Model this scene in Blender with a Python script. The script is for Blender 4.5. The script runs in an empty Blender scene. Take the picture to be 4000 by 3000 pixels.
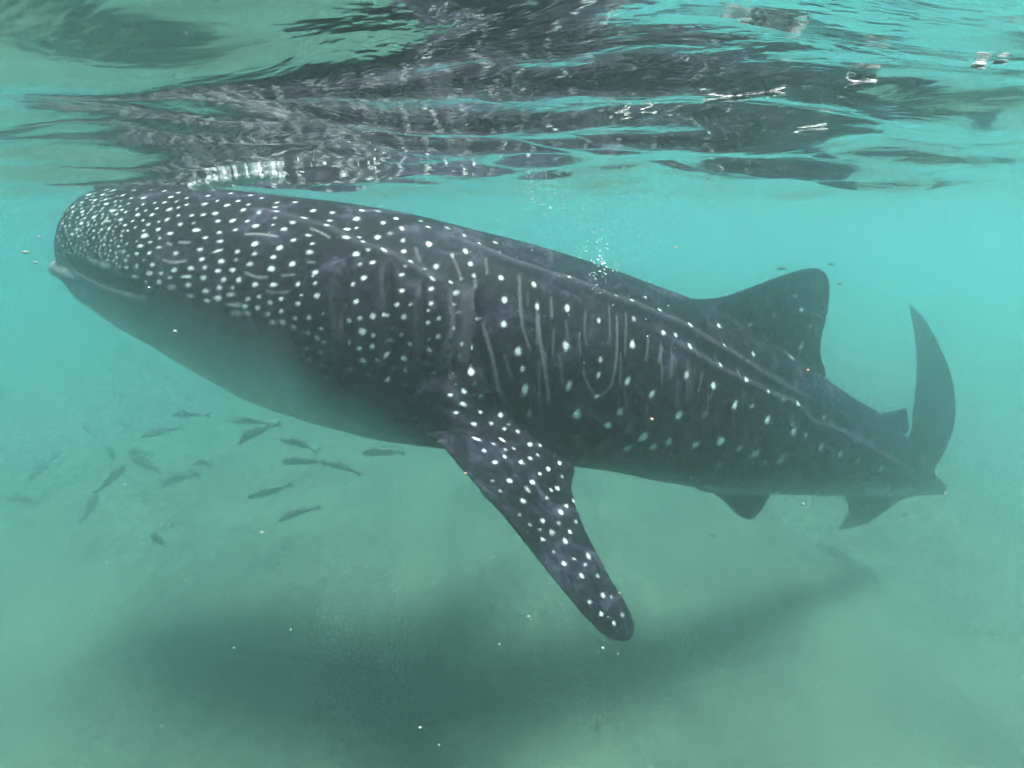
import bpy, bmesh, math, random
import numpy as np
from mathutils import Vector, Matrix
from mathutils.bvhtree import BVHTree

random.seed(7)
rng = np.random.default_rng(7)
scene = bpy.context.scene
C = scene.collection

# ------------------------------------------------------------------ camera
F = 2221.0                      # focal length in photograph pixels (4000 wide)
PITCH = math.radians(17.6)      # camera looks down by this much
cp, sp = math.cos(PITCH), math.sin(PITCH)
cam_data = bpy.data.cameras.new('camera')
cam_data.sensor_width = 36.0
cam_data.lens = 36.0 * F / 4000.0
cam_data.clip_start = 0.02
cam_data.clip_end = 500.0
cam = bpy.data.objects.new('camera', cam_data)
C.objects.link(cam)
cam.location = (0, 0, 0)
cam.rotation_euler = (math.pi / 2 - PITCH, 0, 0)
scene.camera = cam

# ------------------------------------------------------------------ light
SUN_EL, SUN_AZ = math.radians(77), math.radians(108)   # azimuth clockwise from +Y
world = bpy.data.worlds.new('World')
scene.world = world
world.use_nodes = True
wn = world.node_tree.nodes
wl = world.node_tree.links
sky = wn.new('ShaderNodeTexSky')
sky.sky_type = 'NISHITA'
sky.sun_disc = False
sky.sun_elevation = SUN_EL
sky.sun_rotation = SUN_AZ
wl.new(sky.outputs[0], wn['Background'].inputs['Color'])
wn['Background'].inputs['Strength'].default_value = 0.07

sun_data = bpy.data.lights.new('sun', 'SUN')
sun_data.energy = 5.0
sun_data.angle = math.radians(16.0)   # spread by the wavy surface
sun_data.color = (1.0, 0.955, 0.90)
sun = bpy.data.objects.new('sun', sun_data)
C.objects.link(sun)
sdir = Vector((math.sin(SUN_AZ) * math.cos(SUN_EL), math.cos(SUN_AZ) * math.cos(SUN_EL), math.sin(SUN_EL)))
sun.rotation_euler = (-sdir).to_track_quat('-Z', 'Y').to_euler()

scene.view_settings.view_transform = 'Standard'
scene.view_settings.look = 'None'
scene.view_settings.gamma = 1.0
scene.view_settings.use_curve_mapping = False
scene.view_settings.exposure = 1.78
scene.cycles.max_bounces = 11
scene.cycles.diffuse_bounces = 2
scene.cycles.glossy_bounces = 4
scene.cycles.transmission_bounces = 4
scene.cycles.volume_bounces = 9
scene.cycles.transparent_max_bounces = 12
scene.cycles.sample_clamp_indirect = 6.0
scene.cycles.use_denoising = True
scene.cycles.adaptive_threshold = 0.02
scene.cycles.denoising_input_passes = 'RGB'
scene.cycles.caustics_reflective = False
scene.cycles.caustics_refractive = False

# the sea
SURF_Z = 0.112                  # mean water level above the camera
FLOOR_Z = -3.45
DENSITY = 0.160
WATER_SCATTER = (0.88, 0.990, 0.992)

# ------------------------------------------------------------------ helpers
def unproj(px, py, d):
    """photo pixel (4000 x 3000) + distance along the optical axis -> world point"""
    r = (px - 2000.0) / F * d
    u = (1500.0 - py) / F * d
    return np.array([r, d * cp + u * sp, -d * sp + u * cp])

def proj(P):
    P = np.asarray(P, float)
    fw = P[..., 1] * cp - P[..., 2] * sp
    up = P[..., 1] * sp + P[..., 2] * cp
    return 2000 + F * P[..., 0] / fw, 1500 - F * up / fw, fw

def ray_dir(px, py):
    v = unproj(px, py, 1.0)
    return v / np.linalg.norm(v)

def ray_plane(px, py, p0, n):
    d = ray_dir(px, py)
    return d * (np.dot(p0, n) / np.dot(d, n))

def norm(v):
    v = np.asarray(v, float)
    return v / np.linalg.norm(v, axis=-1, keepdims=True)

def mesh_obj(name, verts, faces, mat=None, parent=None, smooth=True):
    me = bpy.data.meshes.new(name)
    me.from_pydata([tuple(map(float, v)) for v in verts], [], [tuple(map(int, f)) for f in faces])
    me.update()
    if smooth:
        me.polygons.foreach_set('use_smooth', [True] * len(me.polygons))
    o = bpy.data.objects.new(name, me)
    if mat:
        me.materials.append(mat)
    C.objects.link(o)
    o.parent = parent
    return o

def tag(o, label=None, cat=None, group=None, kind=None):
    if label: o['label'] = label
    if cat: o['category'] = cat
    if group: o['group'] = group
    if kind: o['kind'] = kind
    return o

def loft(rings, cap=True):
    """rings (n, m, 3) -> verts, faces, closed at both ends"""
    rings = np.asarray(rings)
    n, m, _ = rings.shape
    verts = list(rings.reshape(-1, 3))
    faces = []
    for i in range(n - 1):
        for j in range(m):
            k = (j + 1) % m
            faces.append((i * m + j, i * m + k, (i + 1) * m + k, (i + 1) * m + j))
    if cap:
        for i, flip in ((0, False), (n - 1, True)):
            verts.append(rings[i].mean(axis=0))
            c = len(verts) - 1
            for j in range(m):
                k = (j + 1) % m
                faces.append((i * m + k, i * m + j, c) if not flip else (i * m + j, i * m + k, c))
    return np.array(verts), faces

def resample(pts, n):
    pts = np.asarray(pts, float)
    seg = np.r_[0, np.cumsum(np.linalg.norm(np.diff(pts, axis=0), axis=1))]
    t = np.linspace(0, seg[-1], n)
    # smooth (Catmull-Rom like) resample through cubic hermite
    out = np.empty((n, pts.shape[1]))
    m = np.gradient(pts, seg, axis=0)
    idx = np.clip(np.searchsorted(seg, t, side='right') - 1, 0, len(pts) - 2)
    h = (seg[idx + 1] - seg[idx])[:, None]
    u = ((t - seg[idx])[:, None]) / h
    out = ((2*u**3 - 3*u**2 + 1) * pts[idx] + (u**3 - 2*u**2 + u) * h * m[idx]
           + (-2*u**3 + 3*u**2) * pts[idx + 1] + (u**3 - u**2) * h * m[idx + 1])
    return out

def new_mat(name):
    m = bpy.data.materials.new(name)
    m.use_nodes = True
    nt = m.node_tree
    return m, nt, nt.nodes, nt.links, nt.nodes['Principled BSDF']

def ramp(nodes, stops):
    r = nodes.new('ShaderNodeValToRGB')
    e = r.color_ramp.elements
    e[0].position, e[0].color = stops[0][0], (*stops[0][1], 1)
    e[1].position, e[1].color = stops[-1][0], (*stops[-1][1], 1)
    for p, c in stops[1:-1]:
        x = e.new(p); x.color = (*c, 1)
    return r

def noise(nodes, links, scale, detail=4, rough=0.55, vec=None, dist=0.0):
    t = nodes.new('ShaderNodeTexNoise')
    t.inputs['Scale'].default_value = scale
    t.inputs['Detail'].default_value = detail
    t.inputs['Roughness'].default_value = rough
    t.inputs['Distortion'].default_value = dist
    if vec is not None:
        links.new(vec, t.inputs['Vector'])
    return t

# ------------------------------------------------------------------ seabed
def build_seabed():
    def axis(lo, hi, n, c, k):
        t = np.linspace(-1, 1, n)
        s = np.sinh(k * t) / np.sinh(k)
        return np.where(s < 0, c + s * (c - lo), c + s * (hi - c))
    X = axis(-40, 40, 320, 0.5, 3.6)
    Y = axis(-10, 40, 320, 3.4, 3.2)
    gx, gy = np.meshgrid(X, Y)
    z = np.full_like(gx, FLOOR_Z)
    r = np.random.default_rng(3)
    for L, a, n in ((5.0, .035, 5), (2.2, .018, 6), (0.9, .008, 7)):
        for _ in range(n):
            th = r.uniform(0, 2 * np.pi)
            k = 2 * np.pi / (L * r.uniform(.75, 1.3))
            z += a * np.sin(k * (gx * np.cos(th) + gy * np.sin(th)) + r.uniform(0, 6.28)) / math.sqrt(n) * 1.4
    # sand ripples
    ph = 2 * np.pi / 0.24 * (gx * .93 + gy * .36 + .07 * np.sin(1.7 * gx + .9 * gy) + .05 * np.sin(2.9 * gy - gx))
    fade = np.exp(-((gx - .5) ** 2 + (gy - 3.2) ** 2) / 14)
    z += .010 * fade * (np.sin(ph) + .25 * np.sin(2 * ph + .6)) * (0.6 + .4 * np.sin(.8 * gx + 1.3 * gy))
    n, m = gx.shape
    verts = np.stack([gx, gy, z], -1).reshape(-1, 3)
    i, j = np.meshgrid(np.arange(n - 1), np.arange(m - 1), indexing='ij')
    a = (i * m + j).ravel()
    faces = np.stack([a, a + 1, a + m + 1, a + m], -1)
    mat, nt, nd, ln, bs = new_mat('sand')
    geo = nd.new('ShaderNodeNewGeometry')
    n1 = noise(nd, ln, 1.1, 5, .6, geo.outputs['Position'])
    n2 = noise(nd, ln, 40, 4, .7, geo.outputs['Position'])
    r1 = ramp(nd, [(.3, (.036, .046, .032)), (.7, (.070, .082, .056))])
    ln.new(n1.outputs[0], r1.inputs[0])
    mx = nd.new('ShaderNodeMixRGB'); mx.blend_type = 'MULTIPLY'; mx.inputs[0].default_value = .35
    mp = nd.new('ShaderNodeMapping'); mp.inputs['Rotation'].default_value = (0, 0, .42); mp.inputs['Scale'].default_value = (8.5, 1.1, 1)
    ln.new(geo.outputs['Position'], mp.inputs[0])
    n3 = noise(nd, ln, 1.0, 4, .6, mp.outputs[0], .7)
    r3 = ramp(nd, [(.35, (.78, .79, .80)), (.62, (1.15, 1.12, 1.06))])
    ln.new(n3.outputs[0], r3.inputs[0])
    m3 = nd.new('ShaderNodeMixRGB'); m3.blend_type = 'MULTIPLY'; m3.inputs[0].default_value = .9
    ln.new(r1.outputs[0], m3.inputs[1]); ln.new(r3.outputs[0], m3.inputs[2])
    ln.new(m3.outputs[0], mx.inputs[1])
    r2 = ramp(nd, [(.3, (.6, .6, .6)), (.7, (1.0, 1.0, 1.0))])
    ln.new(n2.outputs[0], r2.inputs[0]); ln.new(r2.outputs[0], mx.inputs[2])
    ln.new(mx.outputs[0], bs.inputs['Base Color'])
    bs.inputs['Roughness'].default_value = .95
    bp = nd.new('ShaderNodeBump'); bp.inputs['Strength'].default_value = .35; bp.inputs['Distance'].default_value = .01
    ln.new(n2.outputs[0], bp.inputs['Height']); ln.new(bp.outputs[0], bs.inputs['Normal'])
    return tag(mesh_obj('seabed', verts, faces, mat), 'pale rippled sandy seabed under the whale shark', 'seabed', kind='structure')

# ------------------------------------------------------------------ water surface
_wr = np.random.default_rng(21)
WAVES = []
for L, slope, n, spread, mean in ((2.0, .070, 5, .9, 1.9), (1.0, .090, 7, 1.0, 1.75), (.50, .115, 9, 1.2, 1.75), (.24, .070, 12, 1.3, 1.7), (.10, .032, 12, 1.4, 1.6)):
    for _ in range(n):
        lam = L * _wr.uniform(.7, 1.4)
        k = 2 * math.pi / lam
        th = mean + _wr.normal(0, spread * .5)
        WAVES.append((k, math.cos(th), math.sin(th), slope / k / math.sqrt(n) * 1.4, _wr.uniform(0, 6.28), lam))

def surface_height(x, y, spacing=None):
    z = np.full(np.shape(x), SURF_Z)
    for k, cx, cy, a, ph, lam in WAVES:
        w = 1.0
        if spacing is not None:
            w = np.clip((lam / spacing - 3.0) / 4.0, 0, 1)
        s = np.sin(k * (x * cx + y * cy) + ph)
        z = z + w * a * (s + .25 * (s * s - .5))
    return z

def build_surface():
    def axis(lo, hi, n, c, k):
        t = np.linspace(-1, 1, n)
        s = np.sinh(k * t) / np.sinh(k)
        return np.where(s < 0, c + s * (c - lo), c + s * (hi - c))
    X = axis(-40, 40, 680, 0.3, 5.8)
    Y = axis(-12, 40, 640, 0.62, 5.8)
    gx, gy = np.meshgrid(X, Y)
    dx = np.gradient(X)[None, :] + 0 * gx
    dy = np.gradient(Y)[:, None] + 0 * gx
    z = surface_height(gx, gy, np.maximum(dx, dy))
    n, m = gx.shape
    verts = np.stack([gx, gy, z], -1).reshape(-1, 3)
    i, j = np.meshgrid(np.arange(n - 1), np.arange(m - 1), indexing='ij')
    a = (i * m + j).ravel()
    faces = np.stack([a, a + 1, a + m + 1, a + m], -1)
    mat = bpy.data.materials.new('water_surface')
    mat.use_nodes = True
    nd, ln = mat.node_tree.nodes, mat.node_tree.links
    nd.clear()
    out = nd.new('ShaderNodeOutputMaterial')
    mix = nd.new('ShaderNodeMixShader')
    fr = nd.new('ShaderNodeFresnel'); fr.inputs['IOR'].default_value = 1.333
    gl = nd.new('ShaderNodeBsdfGlossy'); gl.inputs['Roughness'].default_value = .055
    gl.inputs['Color'].default_value = (1, 1, 1, 1)
    tr = nd.new('ShaderNodeBsdfTransparent')
    geo = nd.new('ShaderNodeNewGeometry')
    mp = nd.new('ShaderNodeMapping'); mp.inputs['Scale'].default_value = (.7, 1.2, 1)
    mp.inputs['Rotation'].default_value = (0, 0, .25)
    ln.new(geo.outputs['Position'], mp.inputs[0])
    n1 = noise(nd, ln, 9, 4, .55, mp.outputs[0], .5)
    bp = nd.new('ShaderNodeBump'); bp.inputs['Strength'].default_value = .35; bp.inputs['Distance'].default_value = .012
    ln.new(n1.outputs[0], bp.inputs['Height'])
    for s in (fr, gl):
        ln.new(bp.outputs[0], s.inputs['Normal'])
    ln.new(fr.outputs[0], mix.inputs[0])
    ln.new(tr.outputs[0], mix.inputs[1])
    ln.new(gl.outputs[0], mix.inputs[2])
    ln.new(mix.outputs[0], out.inputs['Surface'])
    return tag(mesh_obj('water_surface', verts, faces, mat), 'rippling underside of the sea surface mirroring the whale shark', 'water', kind='structure')

# ------------------------------------------------------------------ the sea water itself
def build_haze():
    bm = bmesh.new()
    bmesh.ops.create_cube(bm, size=1)
    x0, x1, y0, y1, z0, z1 = -42, 42, -14, 42, FLOOR_Z - 1.2, .45
    for v in bm.verts:
        v.co = ((x0 + x1) / 2 + v.co.x * (x1 - x0), (y0 + y1) / 2 + v.co.y * (y1 - y0), (z0 + z1) / 2 + v.co.z * (z1 - z0))
    me = bpy.data.meshes.new('haze'); bm.to_mesh(me); bm.free()
    o = bpy.data.objects.new('haze', me); C.objects.link(o)
    mat = bpy.data.materials.new('sea_water')
    mat.use_nodes = True
    nd, ln = mat.node_tree.nodes, mat.node_tree.links
    nd.clear()
    out = nd.new('ShaderNodeOutputMaterial')
    pv = nd.new('ShaderNodeVolumePrincipled')
    pv.inputs['Color'].default_value = (*WATER_SCATTER, 1)
    pv.inputs['Density'].default_value = DENSITY
    pv.inputs['Anisotropy'].default_value = 0.90
    pv.inputs['Absorption Color'].default_value = (0, 0, 0, 1)
    va = nd.new('ShaderNodeVolumeAbsorption')          # water swallows red first
    va.inputs['Color'].default_value = (0.0, .97, 1.0, 1)
    va.inputs['Density'].default_value = .070
    ad = nd.new('ShaderNodeAddShader')
    ln.new(pv.outputs[0], ad.inputs[0]); ln.new(va.outputs[0], ad.inputs[1])
    ln.new(ad.outputs[0], out.inputs['Volume'])
    me.materials.append(mat)
    return tag(o, 'turquoise plankton-clouded sea water around the whale shark', 'sea water', kind='stuff')

build_seabed()
build_surface()
build_haze()

# ------------------------------------------------------------------ whale shark
K = 4000 / 2212.0
# spine: photo x of the centre line, distance along the optical axis, half width
SPINE = np.array([  # px(2212), depth, half width (m)
    (246, 3.66, .06), (248, 3.658, .20), (256, 3.65, .33), (272, 3.635, .41), (308, 3.60, .475), (380, 3.51, .53), (480, 3.40, .565),
    (620, 3.29, .585), (760, 3.21, .59), (880, 3.16, .58), (1000, 3.15, .555), (1120, 3.18, .52), (1240, 3.26, .48),
    (1400, 3.43, .43), (1530, 3.63, .385), (1665, 3.91, .32), (1780, 4.22, .25), (1860, 4.50, .185), (1930, 4.78, .125), (1985, 5.02, .085), (2020, 5.20, .05), (2040, 5.30, .018)])
TOP = np.array([(110, 470), (122, 445), (135, 424), (150, 415), (200, 405), (280, 402), (370, 402), (480, 409), (600, 422), (740, 438), (900, 466), (1000, 490), (1130, 522),
                (1240, 555), (1400, 612), (1500, 655), (1600, 712), (1700, 772), (1813, 849), (1900, 899), (1960, 955), (2010, 1022), (2040, 1058)])
BOT = np.array([(110, 520), (122, 545), (135, 575), (150, 592), (200, 632), (280, 690), (370, 752), (480, 822), (600, 888), (740, 932), (850, 957), (960, 970),
                (1130, 990), (1250, 1009), (1343, 1021), (1416, 1037), (1493, 1051), (1600, 1062), (1700, 1069), (1813, 1071), (1900, 1072), (1960, 1072), (2010, 1070), (2040, 1066)])

def smooth_curve(tbl, n, key=0):
    t = np.linspace(0, 1, len(tbl))
    return resample(np.asarray(tbl, float), n)

NS, NR = 170, 72
_par = np.linspace(0, 1, len(SPINE))
# dense station parameter, denser at the snout
_sx = SPINE[:, 0] * K
_sxi = np.r_[np.linspace(_sx[0], _sx[4], 30)[:-1], np.linspace(_sx[4], _sx[-1], NS - 29)]

def pchip(x, y, xi):
    h = np.diff(x); dl = np.diff(y) / h
    m = np.zeros_like(y)
    for i in range(1, len(x) - 1):
        if dl[i - 1] * dl[i] > 0:
            w1, w2 = 2 * h[i] + h[i - 1], h[i] + 2 * h[i - 1]
            m[i] = (w1 + w2) / (w1 / dl[i - 1] + w2 / dl[i])
    m[0], m[-1] = dl[0], dl[-1]
    k = np.clip(np.searchsorted(x, xi, side='right') - 1, 0, len(x) - 2)
    u = (xi - x[k]) / h[k]
    return ((2*u**3 - 3*u**2 + 1) * y[k] + (u**3 - 2*u**2 + u) * h[k] * m[k]
            + (-2*u**3 + 3*u**2) * y[k + 1] + (u**3 - u**2) * h[k] * m[k + 1])

st_d = pchip(_sx, SPINE[:, 1], _sxi)
st_w = np.interp(_sxi, _sx, SPINE[:, 2]); st_w[29:] = pchip(_sx, SPINE[:, 2], _sxi)[29:]
# blunt rounded snout in plan view
_q = np.clip((_sxi - _sx[0]) / (_sx[4] - _sx[0]), 0, 1)
st_w[:30] = (.475 * (1 - (1 - _q[:30]) ** 2.6) ** (1 / 2.2)) + .015
def top_t(x): return pchip(TOP[:, 0] * K, TOP[:, 1] * K, np.clip(x, 110 * K, 2040 * K))
def bot_t(x): return pchip(BOT[:, 0] * K, BOT[:, 1] * K, np.clip(x, 110 * K, 2040 * K))

ang = np.linspace(0, 2 * np.pi, NR, endpoint=False)
def ring_shape(w, h):
    ca, sa = np.cos(ang), np.sin(ang)
    e_top, e_bot = 2 / 2.15, 2 / 2.35
    e = np.where(sa > 0, e_top, e_bot)
    return np.sign(ca) * np.abs(ca) ** e * w, np.sign(sa) * np.abs(sa) ** e * h

cy_px = (top_t(_sxi) + bot_t(_sxi)) / 2
hh = (bot_t(_sxi) - top_t(_sxi)) / 2 / F * st_d
taper = np.ones(len(_sxi)); taper[:30] = (1 - (1 - _q[:30]) ** 3.0) ** (1 / 2.4); taper[0] = .12
for it in range(25):
    cen = np.array([unproj(x, y, d) for x, y, d in zip(_sxi, cy_px, st_d)])
    T = norm(np.gradient(cen, axis=0))
    ksm = np.ones(9) / 9
    T = norm(np.stack([np.convolve(np.pad(T[:, c], 4, mode='edge'), ksm, mode='valid') for c in range(3)], -1))
    U = norm(np.array([0, 0, 1.0]) - T[:, 2:3] * T)
    S = np.cross(T, U)          # points toward the camera side or away, checked below
    rings = np.empty((len(_sxi), NR, 3))
    for i in range(len(_sxi)):
        a, b = ring_shape(st_w[i], hh[i] * taper[i])
        rings[i] = cen[i] + a[:, None] * S[i] + b[:, None] * U[i]
    if it == 24: break
    px, py, _ = proj(rings)
    for i in range(len(_sxi)):
        jt, jb = np.argmin(py[i]), np.argmax(py[i])
        tt, tb = top_t(px[i, jt]), bot_t(px[i, jb])
        if i >= 12:
            et, eb = tt - py[i, jt], tb - py[i, jb]
            cy_px[i] += .5 * (et + eb) / 2
            hh[i] = max(.01, hh[i] + .5 * (eb - et) / 2 / F * st_d[i])
    cy_px[:12] = cy_px[12] + (cy_px[13] - cy_px[12]) / (_sxi[13] - _sxi[12]) * (_sxi[:12] - _sxi[12])
    hh[:12] = hh[12]
    cy_px = np.convolve(np.pad(cy_px, 2, mode='edge'), np.ones(5) / 5, mode='valid')
    hh = np.convolve(np.pad(hh, 2, mode='edge'), np.ones(5) / 5, mode='valid')
CEN, TAN, UPV = cen, T, U
SIDE = S if S[80][1] < 0 else -S            # unit vectors to the camera side

def frame_at(P):
    """index of the nearest spine station for points P (n,3)"""
    P = np.atleast_2d(P)
    out = np.empty(len(P), int)
    for a in range(0, len(P), 4000):
        d = ((P[a:a + 4000, None, :] - CEN[None]) ** 2).sum(-1)
        out[a:a + 4000] = d.argmin(1)
    return out

def mirror(P, idx=None):
    P = np.atleast_2d(P)
    i = frame_at(P) if idx is None else np.full(len(P), idx)
    s = ((P - CEN[i]) * SIDE[i]).sum(-1, keepdims=True)
    return P - 2 * s * SIDE[i]

parts = []          # closed shells that are fused into one skin
parts.append(loft(rings))

def fin_loft(lead, trail, normal, thick, n=46, m=15, root_flare=0.0):
    """lead / trail: 3-D polylines root -> tip; a thin aerofoil between them"""
    A, B = resample(lead, n), resample(trail, n)
    nrm = norm(normal)
    rr = []
    x = (1 - np.cos(np.linspace(0, np.pi, m))) / 2
    prof = 2.6 * (.2969 * np.sqrt(x) - .1260 * x - .3516 * x**2 + .2843 * x**3 - .1015 * x**4) / .2 * .38 + .10 * (1 - (2 * x - 1) ** 8)
    edge = (1 - (2 * x - 1) ** 12) * .0095
    for i in range(n):
        t = i / (n - 1)
        c = B[i] - A[i]
        th = thick * (1 - .72 * t) * (1 + root_flare * math.exp(-t * 11))
        th = min(th, np.linalg.norm(c) * .30 + .004)
        up = A[i] + x[:, None] * c + np.maximum(prof * th, edge)[:, None] * nrm
        dn = A[i] + x[:, None] * c - np.maximum(prof * th, edge)[:, None] * nrm
        rr.append(np.r_[up, dn[::-1][1:-1]])
    return loft(rr)

def s4(pts, ox, oy, sc):
    return [(ox + sc * x, oy + sc * y) for x, y in pts]

# --- near pectoral fin: traced edges on a plane through three estimated points
def p5(x, y): return (1500 + .663 * x, 1500 + .663 * y)
_bb = BVHTree.FromPolygons([tuple(v) for v in parts[0][0]], [tuple(f) for f in parts[0][1]])
def body_depth(px, py):
    h_ = _bb.ray_cast(Vector((0, 0, 0)), Vector(ray_dir(px, py)))
    return None if h_[0] is None else float(proj(np.array(h_[0]))[2])
PA = unproj(*p5(470, 60), body_depth(*p5(470, 60)) - .065)
PB = unproj(*p5(1440, 1500), 2.26)
PC = unproj(*p5(1145, 510), 2.74)
pn = norm(np.cross(PB - PA, PC - PA))
if np.dot(pn, PA) > 0: pn = -pn
lead = [(230, -20), (150, 150), (215, 262), (330, 355), (430, 478), (540, 600), (690, 770), (840, 957), (980, 1135), (1120, 1305), (1230, 1430), (1310, 1498), (1400, 1522)]
trail = [(560, -110), (640, 20), (690, 90), (765, 190), (860, 290), (980, 385), (1130, 490), (1112, 610), (1150, 760), (1210, 900), (1285, 1040), (1360, 1180), (1430, 1290), (1470, 1380), (1480, 1450), (1455, 1505), (1425, 1524)]
lead3 = np.array([ray_plane(*p5(*q), PA, pn) for q in lead])
trail3 = np.array([ray_plane(*p5(*q), PA, pn) for q in trail])
# sink the root into the body
iroot = frame_at((lead3[1] + trail3[1])[None] / 2)[0]
def sink(l3, k, amt):
    l3 = l3.copy()
    for q in range(k):
        l3[q] += -SIDE[iroot] * amt * (1 - q / k)
    return l3
for q_, (l_, off) in zip((0, 1, 2), (((270, -80), .03), ((165, 130), -.025), ((215, 250), -.02))):
    lead3[q_] = unproj(*p5(*l_), body_depth(*p5(*l_)) + off)
for q_, (l_, off) in zip((0, 1), (((560, -130), .03), ((640, 10), -.055))):
    trail3[q_] = unproj(*p5(*l_), body_depth(*p5(*l_)) + off)
root_mid = (lead3[1] + trail3[1]) / 2
pv_, pf_ = fin_loft(lead3, trail3, pn, .055, n=60, root_flare=1.4)
parts.append((pv_, pf_))
# shoulder where the fin grows out of the flank
def shoulder(px, py, off, ra, rb, rc):
    c_ = unproj(*p5(px, py), body_depth(*p5(px, py)) + off)
    e1 = norm(trail3[3] - lead3[3]); e2 = norm(lead3[6] - lead3[3]); e2 = norm(e2 - e1 * (e1 @ e2)); e3 = np.cross(e1, e2)
    rr_ = []
    for a_ in np.linspace(.02, math.pi - .02, 22):
        t_ = np.linspace(0, 2 * math.pi, 30, endpoint=False)
        rr_.append(c_ + rb * math.cos(a_) * e2 + math.sin(a_) * (ra * np.cos(t_)[:, None] * e1 + rc * np.sin(t_)[:, None] * e3))
    parts.append(loft(rr_))
shoulder(470, 130, .03, .165, .21, .075)
shoulder(430, 30, .045, .13, .16, .070)
# far pectoral: mirrored, carried flatter
mv = mirror(pv_, iroot)
root = mirror(((lead3[1] + trail3[1]) / 2)[None], iroot)[0]
Rm = np.array(Matrix.Rotation(math.radians(38), 3, Vector(TAN[iroot])))
cand = [(root + (mv - root) @ R_.T) for R_ in (Rm, Rm.T)]
mv = max(cand, key=lambda q: q[:, 2].min())
parts.append((mv, [f[::-1] for f in pf_]))

def p4(x, y): return (2700 + .7233 * x, 1000 + .7233 * y)
def station_px(px2212):
    return int(np.argmin(np.abs(_sxi - px2212 * K)))

def sag_fin(lead, trail, i0, tilt, thick, nrm=None, p0=None):
    """fin in the body's middle plane at station i0, edges traced in crop 4"""
    n_ = SIDE[i0] if nrm is None else nrm
    if tilt:
        n_ = np.array(Matrix.Rotation(tilt, 3, Vector(TAN[i0]))) @ n_
    p_ = CEN[i0] if p0 is None else p0
    L3 = np.array([ray_plane(*p4(*q), p_, n_) for q in lead])
    T3 = np.array([ray_plane(*p4(*q), p_, n_) for q in trail])
    return fin_loft(L3, T3, n_, thick), L3, T3, n_

# first dorsal
i_d = station_px(1640)
d_fin, dl, dt, _ = sag_fin(
    [(-240, 340), (-130, 262), (-30, 232), (90, 226), (200, 206), (300, 170), (420, 125), (520, 90), (600, 68), (660, 62)],
    [(420, 700), (600, 640), (735, 650), (712, 560), (702, 480), (712, 420), (734, 340), (748, 260), (750, 190), (745, 125), (715, 82), (680, 64)], i_d, 0, .05)
parts.append(d_fin)
# second dorsal
i_s = station_px(1905)
s_fin, *_ = sag_fin([(960, 980), (930, 880), (1000, 850), (1080, 836), (1150, 822)],
                    [(1120, 1030), (1135, 990), (1180, 935), (1175, 890), (1168, 850), (1160, 822)], i_s, 0, .02)
parts.append(s_fin)
# pelvic fin on the camera side
i_p = station_px(1600)
p0 = CEN[i_p] + SIDE[i_p] * .20
v_fin, *_ = sag_fin([(40, 1180), (100, 1268), (160, 1318), (220, 1378), (265, 1412), (300, 1424)],
                    [(430, 1180), (440, 1270), (412, 1325), (380, 1375), (350, 1408), (320, 1424)], i_p, 0, .03, p0=p0)
parts.append(v_fin)
parts.append((mirror(v_fin[0], i_p), [f[::-1] for f in v_fin[1]]))
# caudal fin: swings away from the camera and back to the left at the end of its stroke
ic = station_px(2008)
pc0 = CEN[ic]
aft = norm(np.array([-.45, .89, 0.0]))
cn = norm(np.cross(aft, [0, 0, 1.0]))
c_up, *_ = sag_fin([(1290, 1230), (1308, 1165), (1345, 1105), (1392, 1015), (1425, 900), (1430, 780), (1410, 650), (1360, 520), (1300, 400), (1240, 312), (1180, 258)],
                   [(1000, 1150), (1120, 1060), (1180, 950), (1192, 820), (1208, 700), (1214, 560), (1202, 420), (1186, 330), (1172, 262)], ic, 0, .045, nrm=cn, p0=pc0)
parts.append(c_up)
c_lo, *_ = sag_fin([(1290, 1225), (1300, 1272), (1230, 1292), (1130, 1322), (1040, 1390), (950, 1448), (860, 1470), (800, 1482)],
                   [(1000, 1150), (850, 1230), (822, 1290), (846, 1345), (835, 1400), (815, 1440), (796, 1478)], ic, 0, .035, nrm=cn, p0=pc0)
parts.append(c_lo)

# lower jaw: a lip that runs round the front of the head
def p1(x, y): return (100 + .5425 * x, 600 + .5425 * y)
near_j = [unproj(*p1(x, y), d) for x, y, d in [(700, 1000, 3.12), (520, 950, 3.13), (370, 895, 3.17), (262, 850, 3.24)]]
fwd_j, sd_j = -TAN[10], SIDE[10]
tip_j = unproj(*p1(228, 826), 3.36)
jaw_pts = near_j + [tip_j, tip_j - sd_j * .34 + fwd_j * .045]
far = [p - 2 * ((p - jaw_pts[-1]) @ sd_j) * sd_j for p in jaw_pts[:-1]][::-1]
jp = resample(np.array(jaw_pts + far), 46)
jt_ = norm(np.gradient(jp, axis=0))
rr = []
for i in range(46):
    e1 = norm(np.cross(jt_[i], UPV[24])); e2 = np.cross(e1, jt_[i])
    r_ = .040 * (1 - .5 * abs(i / 22.5 - 1) ** 3)
    tt = np.linspace(0, 2 * np.pi, 14, endpoint=False)
    rr.append(jp[i] + r_ * (np.cos(tt)[:, None] * e1 + 1.25 * np.sin(tt)[:, None] * e2))
parts.append(loft(rr))

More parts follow.
